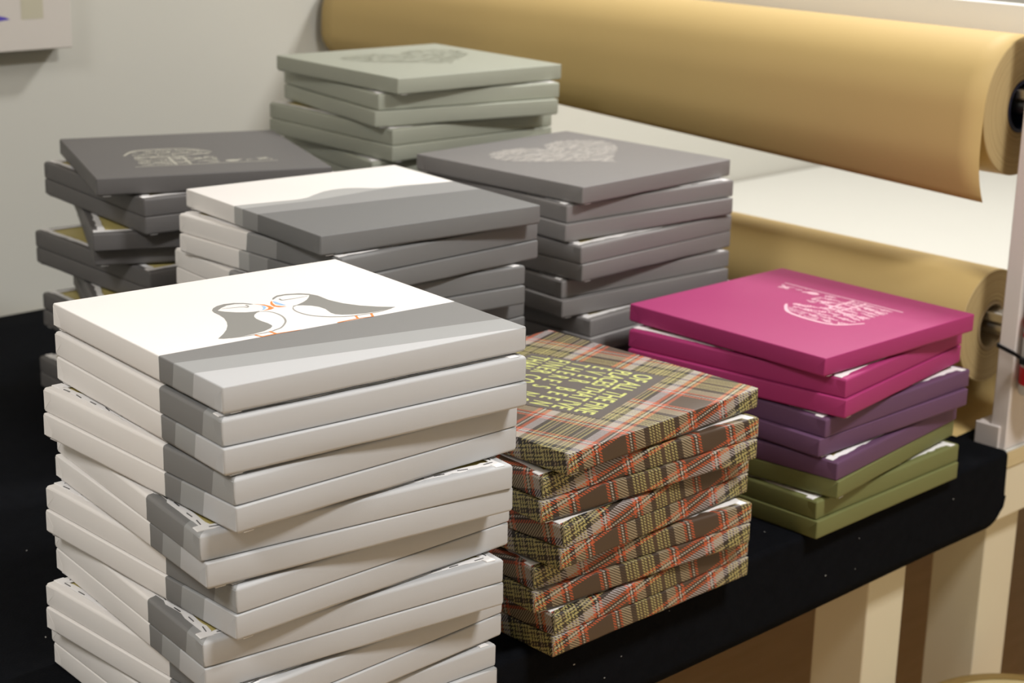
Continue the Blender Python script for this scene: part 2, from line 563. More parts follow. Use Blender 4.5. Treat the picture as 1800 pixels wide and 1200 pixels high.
def hem_mesh(flip, seed):
    rs = random.Random(seed)
    vs, fs = [], []
    xs, x = [], -H + 0.007
    while x < H - 0.007:
        xs.append(x); x += rs.uniform(0.004, 0.010)
    xs.append(H - 0.007)
    m = len(xs)
    outer = 0.0068
    for i, x in enumerate(xs):
        if rs.random() < 0.55: outer = 0.0062 + rs.uniform(0, 0.0026)
        inner = 0.0140 + rs.uniform(-0.0008, 0.0010)
        lim = H - abs(x)
        yo = -H + min(outer, max(0.004, lim))
        yi = max(yo + 0.0008, -H + min(inner, lim + 0.0005))
        for z in (0.00002, -0.00032):
            vs.append((x, yo, z)); vs.append((x, yi, z))
    for i in range(m - 1):
        a, b = 4 * i, 4 * (i + 1)
        fs += [(a + 2, b + 2, b + 3, a + 3)[::-1], (a, b, b + 2, a + 2)[::-1], (a + 1, a + 3, b + 3, b + 1)[::-1]]
    if flip: vs = [flipv(v) for v in vs]
    bm = bmesh.new()
    me = mesh_from('hem_strip', vs, fs, M['hem'])
    bm.from_mesh(me); bmesh.ops.recalc_face_normals(bm, faces=bm.faces[:])
    bm.to_mesh(me); bm.free()
    return me

def tab_mesh(flip):
    """little folded fabric end at a back corner"""
    vs = [(-H + 0.0065, -H + 0.0012, 0.0), (-H + 0.0150, -H + 0.0016, 0.0), (-H + 0.0165, -H + 0.0105, 0.0), (-H + 0.0072, -H + 0.0120, 0.0),
          (-H + 0.0068, -H + 0.0016, -0.0006), (-H + 0.0147, -H + 0.0021, -0.0007), (-H + 0.0160, -H + 0.0100, -0.00045), (-H + 0.0075, -H + 0.0115, -0.0004)]
    fs = [(3, 2, 1, 0), (4, 5, 6, 7), (0, 1, 5, 4), (1, 2, 6, 5), (2, 3, 7, 6), (3, 0, 4, 7)]
    if flip: vs = [flipv(v) for v in vs]
    me = mesh_from('corner_tab', vs, fs, M['hem'])
    bm = bmesh.new(); bm.from_mesh(me); bmesh.ops.recalc_face_normals(bm, faces=bm.faces[:]); bm.to_mesh(me); bm.free()
    return me

bm = bmesh.new(); box_bm(bm, -0.0042, 0.0042, -0.00035, 0.00035, 0.0, 0.00045)
STAPLE = finish(bm, 'staple', M['staple'])
HALF_PI = math.pi / 2

def back_parts(root, flip, seed, staples):
    """pine bars, white hem strips, corner tabs and staples on the open back"""
    bar = BARS[flip]
    for q in range(4):
        mobj('stretcher_bar', bar, root, rot=(0, 0, q * HALF_PI))
        mobj('hem_strip', HEMS[flip][(seed + q) % 6], root, rot=(0, 0, q * HALF_PI))
        mobj('corner_tab', TABS[flip], root, rot=(0, 0, q * HALF_PI))
    if not staples: return
    rs = random.Random(seed * 13 + 1)
    zs = T + 0.00033 if flip else -0.0008
    for q in range(4):
        a = q * HALF_PI
        for k in range(12):
            d = -0.110 + 0.0200 * k + rs.uniform(-0.003, 0.003)
            w = -H + 0.0098 + rs.uniform(-0.0012, 0.0008)
            x, y = d * math.cos(a) - w * math.sin(a), d * math.sin(a) + w * math.cos(a)
            mobj('staple', STAPLE, root, (x, y, zs), (0, 0, a + rs.uniform(-0.22, 0.10)))

BARS = {f: bar_mesh(f) for f in (False, True)}
HEMS = {f: [hem_mesh(f, 40 + k) for k in range(6)] for f in (False, True)}
TABS = {f: tab_mesh(f) for f in (False, True)}
WRAPS = {}
def wrap(key, flip, seed):
    k = (key, flip, seed % 3)
    if k not in WRAPS: WRAPS[k] = wrap_mesh(M[key], flip, seed % 3 + (5 if flip else 0))
    return WRAPS[k]

def canvas(name, key, pose, flip, seed, label, group, staples=False):
    x, y, deg, z = pose
    t = empty(name, (x, y, z), math.radians(deg))
    tag(t, label, 'canvas', group)
    mobj('canvas_wrap', wrap(key, flip, seed), t)
    if flip:
        back_parts(t, True, seed, staples)
    elif z > TZ + 0.005:
        for q in range(4): mobj('corner_tab', TABS[False], t, rot=(0, 0, q * HALF_PI))
    return t

ORD = ['topmost', 'second', 'third', 'fourth', 'fifth', 'sixth', 'seventh', 'eighth', 'ninth', 'tenth', 'eleventh', 'twelfth',
       'thirteenth', 'fourteenth', 'fifteenth', 'sixteenth', 'seventeenth', 'eighteenth', 'nineteenth']
POSES = {
    'white': [(-0.9343, 0.0796, -4.74, 1.03844), (-0.9356, 0.0772, -5.11, 1.01701), (-0.9365, 0.0748, -5.06, 0.99724), (-0.9398, 0.0825, -0.74, 0.97581), (-0.941, 0.0816, -0.24, 0.95603), (-0.9405, 0.0822, -8.29, 0.9346), (-0.9412, 0.0815, -6.96, 0.91483), (-0.9365, 0.092, 0.02, 0.8934), (-0.938, 0.0915, 0.14, 0.87362), (-0.9391, 0.0927, -6.76, 0.85219), (-0.939, 0.0919, -6.69, 0.83241), (-0.9364, 0.0982, 1.69, 0.81098), (-0.9377, 0.0971, 1.96, 0.79121), (-0.9358, 0.1043, -3.26, 0.76978), (-0.9361, 0.1016, -3.44, 0.75)],
    'plaid': [(-0.6238, 0.0962, 2.5, 0.91515), (-0.6221, 0.0975, -3.89, 0.89364), (-0.6251, 0.0955, -3.83, 0.87386), (-0.6251, 0.1, 3.16, 0.85235), (-0.6258, 0.0998, 2.73, 0.83257), (-0.6176, 0.103, -5.24, 0.81106), (-0.6209, 0.1007, -4.7, 0.79129), (-0.6157, 0.1038, 0.29, 0.76978), (-0.6158, 0.1027, -0.0, 0.75)],
    'mag': [(-0.2383, 0.1167, -0.68, 0.91516), (-0.2381, 0.1202, 7.13, 0.89364), (-0.2417, 0.1175, 7.52, 0.87387), (-0.2325, 0.1182, 0.27, 0.85236), (-0.2364, 0.1168, -0.87, 0.83258), (-0.2422, 0.1167, 6.26, 0.81107), (-0.2434, 0.1167, 7.21, 0.79129), (-0.241, 0.1169, 0.6, 0.76978), (-0.2432, 0.114, 0.84, 0.75)],
    'heart': [(-0.2632, 0.4334, 2.41, 1.0341), (-0.2579, 0.4338, -3.73, 1.01329), (-0.2632, 0.4289, -3.94, 0.99352), (-0.2682, 0.4235, 1.39, 0.97271), (-0.2694, 0.4223, 1.96, 0.95293), (-0.2629, 0.4302, -4.41, 0.93212), (-0.2702, 0.4242, -3.79, 0.91234), (-0.2597, 0.4209, 2.96, 0.89153), (-0.2632, 0.4168, 2.99, 0.87176), (-0.2674, 0.4292, -4.72, 0.85095), (-0.2658, 0.429, -4.37, 0.83117), (-0.2597, 0.4173, 3.07, 0.81036), (-0.2594, 0.4188, 3.42, 0.79059), (-0.2631, 0.4292, -3.82, 0.76978), (-0.2618, 0.4294, -3.47, 0.75)],
    'land': [(-0.6054, 0.398, -5.59, 1.03545), (-0.6057, 0.4019, 1.43, 1.01445), (-0.608, 0.3985, 1.78, 0.99467), (-0.6149, 0.4077, -5.83, 0.97367), (-0.6166, 0.405, -6.43, 0.95389), (-0.6124, 0.4116, 1.93, 0.93289), (-0.6127, 0.4101, 1.67, 0.91311), (-0.615, 0.4023, -5.51, 0.89211), (-0.616, 0.4015, -5.17, 0.87234), (-0.6069, 0.4112, 2.07, 0.85133), (-0.6054, 0.4112, 2.41, 0.83156), (-0.6156, 0.4017, -5.21, 0.81055), (-0.6158, 0.4, -4.87, 0.79078), (-0.6092, 0.4151, 1.41, 0.76978), (-0.6088, 0.4134, 1.75, 0.75)],
    'house': [(-0.5914, 0.7228, -21.29, 1.03267), (-0.5815, 0.7304, -5.72, 1.01207), (-0.5816, 0.73, -5.62, 0.99229), (-0.5869, 0.7238, -25.18, 0.97169), (-0.5788, 0.7318, -26.16, 0.95191), (-0.5841, 0.7453, -1.24, 0.9313), (-0.5841, 0.7446, -1.14, 0.91153), (-0.5895, 0.7223, -24.78, 0.89092), (-0.5897, 0.7228, -24.44, 0.87115), (-0.576, 0.756, -3.8, 0.85054), (-0.5782, 0.7506, -2.76, 0.83076), (-0.5893, 0.7168, -26.09, 0.81016), (-0.5903, 0.717, -25.75, 0.79038), (-0.5809, 0.764, -4.11, 0.76978), (-0.5809, 0.764, -4.11, 0.75)],
    'sage': [(-0.2469, 0.7276, -3.12, 1.11326), (-0.2393, 0.7336, -11.09, 1.09268), (-0.2444, 0.729, -12.1, 1.0729), (-0.2482, 0.7412, -1.9, 1.05231), (-0.2507, 0.7384, -1.94, 1.03254), (-0.2418, 0.7355, -12.47, 1.01195), (-0.2403, 0.736, -12.12, 0.99218), (-0.2529, 0.743, -0.5, 0.97159), (-0.252, 0.7434, -0.15, 0.95181), (-0.2453, 0.7347, -12.63, 0.93123), (-0.2467, 0.734, -12.29, 0.91145), (-0.2582, 0.7437, 0.35, 0.89086), (-0.2573, 0.7425, 0.7, 0.87109), (-0.2503, 0.7336, -13.97, 0.8505), (-0.2513, 0.7346, -13.62, 0.83073), (-0.2567, 0.7488, -0.78, 0.81014), (-0.2556, 0.7478, -0.44, 0.79036), (-0.2526, 0.7347, -15.36, 0.76978), (-0.2519, 0.734, -15.01, 0.75)],
}

TRI = ['magenta'] * 3 + ['purple'] * 3 + ['green'] * 3
STACKS = {
    'white': ('puffin_canvas', lambda i: 'puffin', lambda i: 'striped puffin canvas', 'the front stack', 'puffin canvases in the front stack'),
    'plaid': ('tartan_canvas', lambda i: 'plaid', lambda i: 'tartan canvas', 'the tartan stack', 'tartan canvases in one stack'),
    'mag': ('', lambda i: TRI[i], lambda i: {'magenta': 'magenta canvas', 'purple': 'purple canvas', 'green': 'olive green canvas'}[TRI[i]], 'the multicoloured stack', 'coloured canvases in the right-hand stack'),
    'heart': ('grey_canvas', lambda i: 'grey', lambda i: 'warm grey canvas', 'the heart-topped stack', 'grey canvases in the heart stack'),
    'land': ('landscape_canvas', lambda i: 'land', lambda i: 'white and grey canvas', 'the stack behind the puffins', 'landscape canvases in one stack'),
    'house': ('charcoal_canvas', lambda i: 'charcoal', lambda i: 'charcoal canvas', 'the twisted charcoal stack', 'charcoal canvases in the twisted stack by the wall'),
    'sage': ('sage_canvas', lambda i: 'sage', lambda i: 'sage green canvas', 'the tall sage stack', 'sage canvases in the stack by the paper rolls'),
}
TOPLABEL = {
    'white': 'white canvas printed with two puffins touching bills above grey stripes',
    'plaid': 'tartan canvas with lime green lettering on a dark panel, face up',
    'mag': 'magenta canvas with a pale pink cottage drawing, face up',
    'heart': 'warm grey canvas with a pale heart of scribbled words, face up',
    'land': 'white canvas printed with grey hills, face up behind the puffin canvas',
    'house': 'charcoal canvas with a cream cottage drawing, face up',
    'sage': 'sage green canvas with a faint darker heart, face up',
}
tops = {}
for si, (st, poses) in enumerate(POSES.items()):
    nm, keyf, what, where, group = STACKS[st]
    for i, pose in enumerate(poses):
        flip = (i % 2 == 1)
        name = nm or {'magenta': 'magenta_canvas', 'purple': 'purple_canvas', 'green': 'olive_canvas'}[TRI[i]]
        if i == 0: label = TOPLABEL[st]
        else: label = '%s lying face %s, %s from top of %s' % (what(i), 'down' if flip else 'up', ORD[i], where)
        o = canvas(name, keyf(i), pose, flip, si * 5 + i, label, group, staples=(st == 'white'))
        if i == 0: tops[st] = o

# ------------------------------------------------------------------ flat prints on the top canvases
ZP = T + 0.00010
def print_part(name, verts, faces, mat, parent, dz=0.0):
    vs = [(v[0] * L, v[1] * L, ZP + dz + (v[2] if len(v) > 2 else 0.0)) for v in verts]
    me = mesh_from(name, vs, faces, mat)
    bm = bmesh.new(); bm.from_mesh(me)
    bm.normal_update()
    for f in bm.faces:
        if f.normal.z < 0: f.normal_flip()
    bm.to_mesh(me); bm.free()
    return mobj(name, me, parent)

def catmull(pts, closed=False, sub=5):
    n, out = len(pts), []
    rng = n if closed else n - 1
    for i in range(rng):
        g = lambda k: Vector(pts[k % n]) if closed else Vector(pts[min(max(k, 0), n - 1)])
        p0, p1, p2, p3 = g(i - 1), g(i), g(i + 1), g(i + 2)
        for k in range(sub):
            t = k / sub
            q = 0.5 * ((2 * p1) + (p2 - p0) * t + (2 * p0 - 5 * p1 + 4 * p2 - p3) * t * t + (3 * p1 - p0 - 3 * p2 + p3) * t ** 3)
            out.append((q.x, q.y))
    if not closed: out.append(tuple(pts[-1]))
    return out

def ribbon(pts, w, V, F, w_end=None, w_mid=None):
    """append a stroke of width w to vertex/face lists"""
    n = len(pts)
    if n < 2: return
    b = len(V)
    zb = (b * 7919 % 97) * 1.5e-6       # ink height: later strokes lie a hair over earlier ones
    for i, p in enumerate(pts):
        a, c = Vector(pts[max(i - 1, 0)]), Vector(pts[min(i + 1, n - 1)])
        d = (c - a)
        if d.length < 1e-9: d = Vector((1, 0))
        d.normalize()
        t = i / (n - 1)
        ww = w
        if w_mid is not None: ww = w + (w_mid - w) * math.sin(math.pi * t)
        elif w_end is not None: ww = w + (w_end - w) * t
        V.append((p[0] - d.y * ww / 2, p[1] + d.x * ww / 2, zb + i * 2.5e-6))
        V.append((p[0] + d.y * ww / 2, p[1] - d.x * ww / 2, zb + i * 2.5e-6))
    for i in range(n - 1):
        F.append((b + 2 * i, b + 2 * i + 1, b + 2 * i + 3, b + 2 * i + 2))

PUF = {
    'lb': [(-0.2886, -0.108), (-0.2552, -0.0772), (-0.225, -0.0432), (-0.2023, -0.01), (-0.1831, 0.0263), (-0.1689, 0.0669), (-0.1627, 0.1064), (-0.1625, 0.1357), (-0.1557, 0.1608), (-0.1407, 0.1806), (-0.119, 0.196), (-0.0922, 0.2036), (-0.0615, 0.198), (-0.0372, 0.1813), (-0.0228, 0.1607), (-0.0193, 0.1537), (-0.0294, 0.156), (-0.0417, 0.1736), (-0.0646, 0.1862), (-0.0911, 0.186), (-0.1182, 0.1712), (-0.1436, 0.1495), (-0.1319, 0.1281), (-0.109, 0.1035), (-0.0852, 0.0871), (-0.0635, 0.0796), (-0.0457, 0.0779), (-0.045, 0.0729), (-0.0605, 0.0657), (-0.0789, 0.0488), (-0.0903, 0.0303), (-0.096, 0.0095), (-0.0965, -0.019), (-0.0931, -0.0499), (-0.0949, -0.0741), (-0.0997, -0.085), (-0.1138, -0.0991), (-0.1427, -0.1138), (-0.1802, -0.1222), (-0.2169, -0.124), (-0.2516, -0.1229), (-0.2736, -0.1184)],
    'lbelly': [(-0.045, 0.0729), (-0.0249, 0.0562), (-0.0172, 0.0256), (-0.0205, -0.0133), (-0.0359, -0.0535), (-0.0567, -0.0821), (-0.0863, -0.111), (-0.1112, -0.1217), (-0.1384, -0.1306), (-0.2031, -0.1308), (-0.2588, -0.1232)],
    'lbill': [(-0.0187, 0.1548), (0.0051, 0.1309), (0.0101, 0.1076), (0.0092, 0.0824), (-0.0067, 0.0737), (-0.0325, 0.0748), (-0.0128, 0.0824), (-0.0012, 0.0971), (0.0006, 0.1171), (-0.0063, 0.1372)],
    'lblue': [(-0.0102, 0.1245), (-0.0033, 0.1137), (-0.0091, 0.0979), (-0.0228, 0.0847), (-0.034, 0.0818), (-0.019, 0.0972), (-0.0126, 0.111)],
    'leye': [(-0.1225, 0.1605), (-0.0915, 0.1529), (-0.0596, 0.1432), (-0.0528, 0.1324), (-0.0439, 0.143), (-0.044, 0.1568)],
    'lleg1': [(-0.1858, -0.1347), (-0.178, -0.1604)],
    'lleg2': [(-0.1342, -0.1266), (-0.1307, -0.1565)],
    'lground': [(-0.1798, -0.1605), (-0.1312, -0.1574), (-0.0913, -0.1604), (-0.0522, -0.1625)],
    'rb': [(0.0534, 0.1661), (0.0648, 0.1834), (0.0903, 0.2009), (0.1214, 0.2005), (0.1625, 0.1837), (0.1812, 0.163), (0.1927, 0.1311), (0.1918, 0.0684), (0.2062, 0.0118), (0.233, -0.0373), (0.2694, -0.0775), (0.3121, -0.1114), (0.2807, -0.1188), (0.2388, -0.1217), (0.1974, -0.1187), (0.1585, -0.1068), (0.1331, -0.0924), (0.1198, -0.0773), (0.1179, -0.0567), (0.1282, -0.0112), (0.1256, 0.0209), (0.1135, 0.0445), (0.0938, 0.0625), (0.0789, 0.0697), (0.0614, 0.0603), (0.0666, 0.0704), (0.0809, 0.0729), (0.1122, 0.0885), (0.1369, 0.1059), (0.1599, 0.1296), (0.1755, 0.1508), (0.1603, 0.1676), (0.1374, 0.1816), (0.111, 0.19), (0.0834, 0.1865), (0.0587, 0.1671)],
    'rbelly': [(0.0614, 0.0603), (0.0477, 0.0364), (0.0425, -0.0005), (0.0521, -0.0455), (0.0787, -0.0814), (0.1065, -0.1035), (0.1483, -0.1219), (0.2339, -0.1288), (0.2939, -0.1172)],
    'rbill': [(0.0453, 0.156), (0.0337, 0.1452), (0.0213, 0.1229), (0.0162, 0.0988), (0.0251, 0.0821), (0.0473, 0.0745), (0.0364, 0.0881), (0.0269, 0.1037), (0.032, 0.1279)],
    'rblue': [(0.0445, 0.1503), (0.0368, 0.12), (0.0424, 0.0977), (0.0545, 0.0894), (0.051, 0.118), (0.0502, 0.1418)],
    'reye': [(0.1642, 0.1426), (0.1199, 0.1411), (0.0821, 0.1433), (0.0739, 0.1489), (0.0766, 0.1628)],
    'rleg1': [(0.159, -0.1263), (0.1474, -0.155)],
    'rleg2': [(0.2101, -0.1318), (0.1954, -0.1617)],
    'rground': [(0.0743, -0.1581), (0.1467, -0.156), (0.1968, -0.1626)],
}
def strokes(name, items, mat, parent, dz):
    V, F = [], []
    for pts, w, kw in items: ribbon(catmull(pts), w, V, F, **kw)
    return print_part(name, V, F, mat, parent, dz)

tw = tops['white']
for side in 'lr':
    body = PUF[side + 'b']
    print_part('puffin_body', body, [tuple(range(len(body)))], M['ink_grey'], tw, 0.00002)
    b = PUF[side + 'bill']; print_part('puffin_bill', b, [tuple(range(len(b)))], M['ink_orange'], tw, 0.00004)
    b = PUF[side + 'blue']; print_part('puffin_bill_patch', b, [tuple(range(len(b)))], M['ink_blue'], tw, 0.00005)
    strokes('puffin_outline', [(PUF[side + 'belly'], 0.0022, dict(w_mid=0.0055)), (PUF[side + 'eye'], 0.0014, dict(w_end=0.006))], M['ink_line'], tw, 0.00004)
    strokes('puffin_leg', [(PUF[side + 'leg1'], 0.007, {}), (PUF[side + 'leg2'], 0.007, {}), (PUF[side + 'ground'], 0.0065, dict(w_end=0.003))], M['ink_orange'], tw, 0.00006)

def inside(p, poly):
    x, y = p; c = False
    for i in range(len(poly)):
        (x1, y1), (x2, y2) = poly[i - 1], poly[i]
        if (y1 > y) != (y2 > y) and x < (x2 - x1) * (y - y1) / (y2 - y1) + x1: c = not c
    return c

def scribble(poly, V, F, rs, row=0.030, w=0.0065, tilt=0.5, keep=1.0):
    """rows of looping handwriting clipped to a polygon"""
    xs = [p[0] for p in poly]; ys = [p[1] for p in poly]
    y = min(ys) + row * 0.4
    while y < max(ys):
        x = min(xs)
        while x < max(xs):
            ln = rs.uniform(0.05, 0.13); ang = rs.uniform(-tilt, tilt); ph = rs.uniform(0, 6)
            amp = row * rs.uniform(0.28, 0.44)
            pts = []
            n = int(ln / 0.0035)
            for k in range(n):
                s = ln * k / n
                lx = s + 0.005 * math.sin(s * 520 + ph)
                ly = amp * math.cos(s * 520 + ph) * (0.7 + 0.5 * math.sin(s * 90 + ph))
                p = (x + lx * math.cos(ang) - ly * math.sin(ang), y + lx * math.sin(ang) + ly * math.cos(ang))
                if inside(p, poly): pts.append(p)
                else:
                    if len(pts) > 2 and rs.random() < keep: ribbon(pts, w, V, F)
                    pts = []
            if len(pts) > 2 and rs.random() < keep: ribbon(pts, w, V, F)
            x += ln + rs.uniform(0.004, 0.012)
        y += row * rs.uniform(0.85, 1.1)

def heart_poly():
    out = []
    for k in range(64):
        t = 2 * math.pi * k / 64
        out.append((0.045 + 0.37 * math.sin(t) ** 3, 0.092 + 0.306 * (13 * math.cos(t) - 5 * math.cos(2 * t) - 2 * math.cos(3 * t) - math.cos(4 * t)) / 16))
    return out
for st, mat, w, seed in (('heart', 'ink_heart', 0.0095, 3), ('sage', 'ink_sage', 0.0075, 8)):
    V, F = [], []
    rs = random.Random(seed)
    scribble(heart_poly(), V, F, rs, 0.030, w, 0.6)
    scribble(heart_poly(), V, F, rs, 0.043, w * 0.8, 0.9, 0.6)
    hpoly = [(0.045 + (a - 0.045) * 0.97, 0.05 + (b - 0.05) * 0.97) for a, b in heart_poly()]
    print_part('heart_ground', hpoly, [tuple(range(len(hpoly)))], M[mat + '_fill'], tops[st], -0.00004)
    o = print_part('scribbled_heart', V, F, M[mat], tops[st], 0.00002)

def cottage(parent, mat, rotate, heavy):
    """line drawing of a cottage filled with handwriting, a wall and sheep beside it"""
    rs = random.Random(21)
    V, F = [], []
    wall = [(-0.275, -0.270), (-0.265, 0.0), (-0.20, 0.05), (0.03, 0.02), (0.075, -0.03), (0.075, -0.265)]
    scribble(wall, V, F, rs, 0.034, 0.0078, 0.35, 0.9)
    thatch = [(-0.296, 0.020), (-0.235, 0.095), (-0.10, 0.100), (0.02, 0.075), (0.085, 0.0), (0.03, 0.02), (-0.2, 0.045)]
    scribble(thatch, V, F, rs, 0.026, 0.0060, 0.3, 0.8)
    ribbon(catmull([(-0.300, -0.018), (-0.262, 0.060), (-0.215, 0.102), (-0.11, 0.108), (0.0, 0.085), (0.06, 0.03), (0.088, -0.012)]), 0.010, V, F, None, 0.017)
    ribbon(catmull([(-0.300, -0.283), (-0.1, -0.286), (0.1, -0.284), (0.318, -0.290)]), 0.008, V, F)
    ribbon([(-0.122, -0.100), (-0.122, -0.275)], 0.011, V, F)
    ribbon([(-0.060, -0.105), (-0.060, -0.275)], 0.011, V, F)
    ribbon([(-0.125, -0.100), (-0.058, -0.104)], 0.010, V, F)
    ribbon([(-0.235, -0.08), (-0.165, -0.08)], 0.006, V, F)
    scribble([(0.235, -0.275), (0.240, -0.20), (0.275, -0.175), (0.305, -0.22), (0.310, -0.275)], V, F, rs, 0.026, 0.007, 0.9)
    scribble([(0.175, -0.275), (0.18, -0.235), (0.215, -0.225), (0.23, -0.275)], V, F, rs, 0.024, 0.006, 0.9)
    blob = [(0.098 + 0.030 * (1 + math.cos(t)), -0.240 + 0.020 * math.sin(t)) for t in [2 * math.pi * k / 16 for k in range(16)]]
    b = len(V); V += blob; F.append(tuple(range(b, b + 16)))
    ribbon([(0.150, -0.235), (0.172, -0.222)], 0.014, V, F)
    V2 = V
    # picture-down is +u on the turned canvas: x' = v, y' = -u
    if rotate: V2 = [(-v[1], v[0]) + tuple(v[2:]) for v in V]
    return print_part('cottage_drawing', V2, F, M[mat], parent, 0.00002)
cottage(tops['house'], 'ink_house', False, 1)
cottage(tops['mag'], 'ink_pink', True, 1)

# lettering panel on the tartan canvas
def text_mesh(body, gap):
    cu = bpy.data.curves.new('letters', 'FONT')
    cu.body = body
    cu.size = 1.0
    cu.space_character = gap
    cu.offset = 0.016
    cu.resolution_u = 3
    ob = bpy.data.objects.new('letters', cu)
    col.objects.link(ob)
    dg = bpy.context.evaluated_depsgraph_get()
    me = bpy.data.meshes.new_from_object(ob.evaluated_get(dg))
    bpy.data.objects.remove(ob)
    return me

tp = tops['plaid']
ca, sa = math.cos(TART_A), math.sin(TART_A)
PC = (0.023, -0.008)
def prim(x, y): return (PC[0] + x * ca - y * sa, PC[1] + x * sa + y * ca)
hp = 0.273
print_part('lettering_panel', [prim(-hp, -hp), prim(hp, -hp), prim(hp, hp), prim(-hp, hp)], [(0, 1, 2, 3)], M['ink_panel'], tp, 0.00002)
LINES = [('OF ALL THE FINE', 1.0, 1.0), ("PLACES THAT I'VE", 1.0, 1.0), ('EVER BEEN', 1.0, 2.1), ("THERE'S NO", 1.0, 1.8), ('FINER CO', 0.62, 1.25), ('THAN', 0.32, 1.1)]
pitch = 0.0838
for i, (txt, wf, gap) in enumerate(LINES):
    wide = wf * 0.500
    y_top = -hp + 0.036 + i * pitch
    h = 0.074
    me = text_mesh(txt, gap)
    xs = [v.co.x for v in me.vertices]; ys = [v.co.y for v in me.vertices]
    x0, x1, y0, y1 = min(xs), max(xs), min(ys), max(ys)
    for v in me.vertices:
        tx = (v.co.x - x0) / (x1 - x0) * wide
        ty = (v.co.y - y0) / (y1 - y0) * h
        px, py = prim(hp - 0.022 - tx, y_top + h - ty)
        v.co = (px * L, py * L, ZP + 0.00006)
    me.materials.clear(); me.materials.append(M['ink_letter'])
    bm = bmesh.new(); bm.from_mesh(me)
    bmesh.ops.recalc_face_normals(bm, faces=bm.faces[:])
    bm.normal_update()
    for f in bm.faces:
        if f.normal.z < 0: f.normal_flip()
    bm.to_mesh(me); bm.free()
    mobj('lettering', me, tp)

# ------------------------------------------------------------------ paper rack and rolls
u_ = 0.0192
AX = 0.0135 + 2.0 * u_          # x of both roll axes
UZ = TZ + 19.83 * u_            # heights of the axes
LZ = TZ + 6.58 * u_
UR, LR = 4.02 * u_, 3.46 * u_
UY0, LY0, YE = 0.0506, 0.0606, 1.212

rack = empty('paper_roll_rack', (0.0135, 0.006, TZ))
tag(rack, 'white wooden rack holding two brown paper rolls over the tables', 'rack')
def rbox(nm, x0, x1, y0, y1, z0, z1, m, bev=0.0012):
    bm = bmesh.new(); box_bm(bm, x0 - 0.0135, x1 - 0.0135, y0 - 0.006, y1 - 0.006, z0 - TZ, z1 - TZ)
    return mobj(nm, finish(bm, nm, m, bev), rack)
rbox('post', 0.0135, 0.0895, 0.006, 0.0265, TZ - 0.0024, 1.2355, M['rackw'])
rbox('post', 0.0135, 0.0895, 1.2135, 1.2295, TZ - 0.0024, 1.2355, M['rackw'])
rbox('crossbeam', 0.094, 0.112, 0.006, 1.2295, 1.165, 1.2360, M['beam'])
rbox('foot', 0.0138, 0.0900, 0.0270, 0.0440, TZ - 0.0024, TZ + 0.026, M['rackw'], 0.004)
rbox('foot_plate', 0.0092, 0.0133, 0.0125, 0.0440, TZ - 0.0024, TZ + 0.025, M['rackw'], 0.0015)
for zc, y1 in ((UZ, UY0), (LZ, LY0)):
    rbox('bracket', AX - 0.010, AX + 0.012, 0.0270, 0.0300, zc - 0.020, zc + 0.012, M['metal'])
    lathe('axle', [(0.0085, 0.0295), (0.0085, 1.2130), (0.0005, 1.2130), (0.0005, 0.0295)], M['metal'], None, 20, 'Y').parent = rack
    ax = [o for o in rack.children if o.name.startswith('axle')][-1]
    ax.location = (AX - 0.0135, -0.006, zc - TZ)
    rbox('bracket_plate', AX - 0.016, AX + 0.014, 0.0302, y1 + 0.022, zc + 0.0090, zc + 0.0205, M['metal'], 0.002)

def paper_roll(name, label, zc, R, y0, sheet, core_m):
    t = empty(name, (AX, y0, zc))
    tag(t, label, 'paper roll', 'brown paper rolls on the rack')
    ln = YE - y0
    prof = [(0.0295, 0.0), (R - 0.0008, 0.0), (R, 0.0008), (R, ln - 0.0008), (R - 0.0008, ln), (0.0295, ln)]
    o = lathe('wound_paper', prof, M['kraft'], t, 96, 'Y', closed=False)
    o.data.materials.append(M['kraft_end'])
    for p in o.data.polygons:
        if abs(p.normal.y) > 0.7: p.material_index = 1
    lathe('core_tube', [(0.0290, -0.001), (0.0255, -0.001), (0.0255, ln + 0.001), (0.0290, ln + 0.001)], core_m, t, 40, 'Y')
    # loose end of the paper: sheet(y) gives the profile in (x, z) about the axis
    ys = [0.0 + ln * k / 40 for k in range(41)]
    vs, fs = [], []
    m = None
    for y in ys:
        pr = sheet(y)
        m = len(pr)
        for (x, z) in pr: vs.append((x, y + 0.0004, z))
    for i in range(len(ys) - 1):
        for j in range(m - 1):
            fs.append((i * m + j, i * m + j + 1, (i + 1) * m + j + 1, (i + 1) * m + j))
    me = mesh_from('loose_sheet', vs, fs, M['kraft'], True)
    s_ = mobj('loose_sheet', me, t)
    sd = s_.modifiers.new('thickness', 'SOLIDIFY'); sd.thickness = 0.0003; sd.offset = 0
    return t

def upper_sheet(y):
    h = (5.25 - 0.042 * (y / u_)) * u_
    R = UR + 0.0006
    out = []
    for k in range(25):                    # lies on the roll, then leaves it at the near side
        a = math.radians(45 + 135 * k / 24)
        out.append((R * math.cos(a), R * math.sin(a)))
    for k in range(1, 13):
        s = k / 12
        out.append((-R - 0.0006 * math.sin(math.pi * min(1, s * 1.6)) + 0.0155 * max(0, s - 0.45) ** 2 / 0.3025, -h * s))
    return out

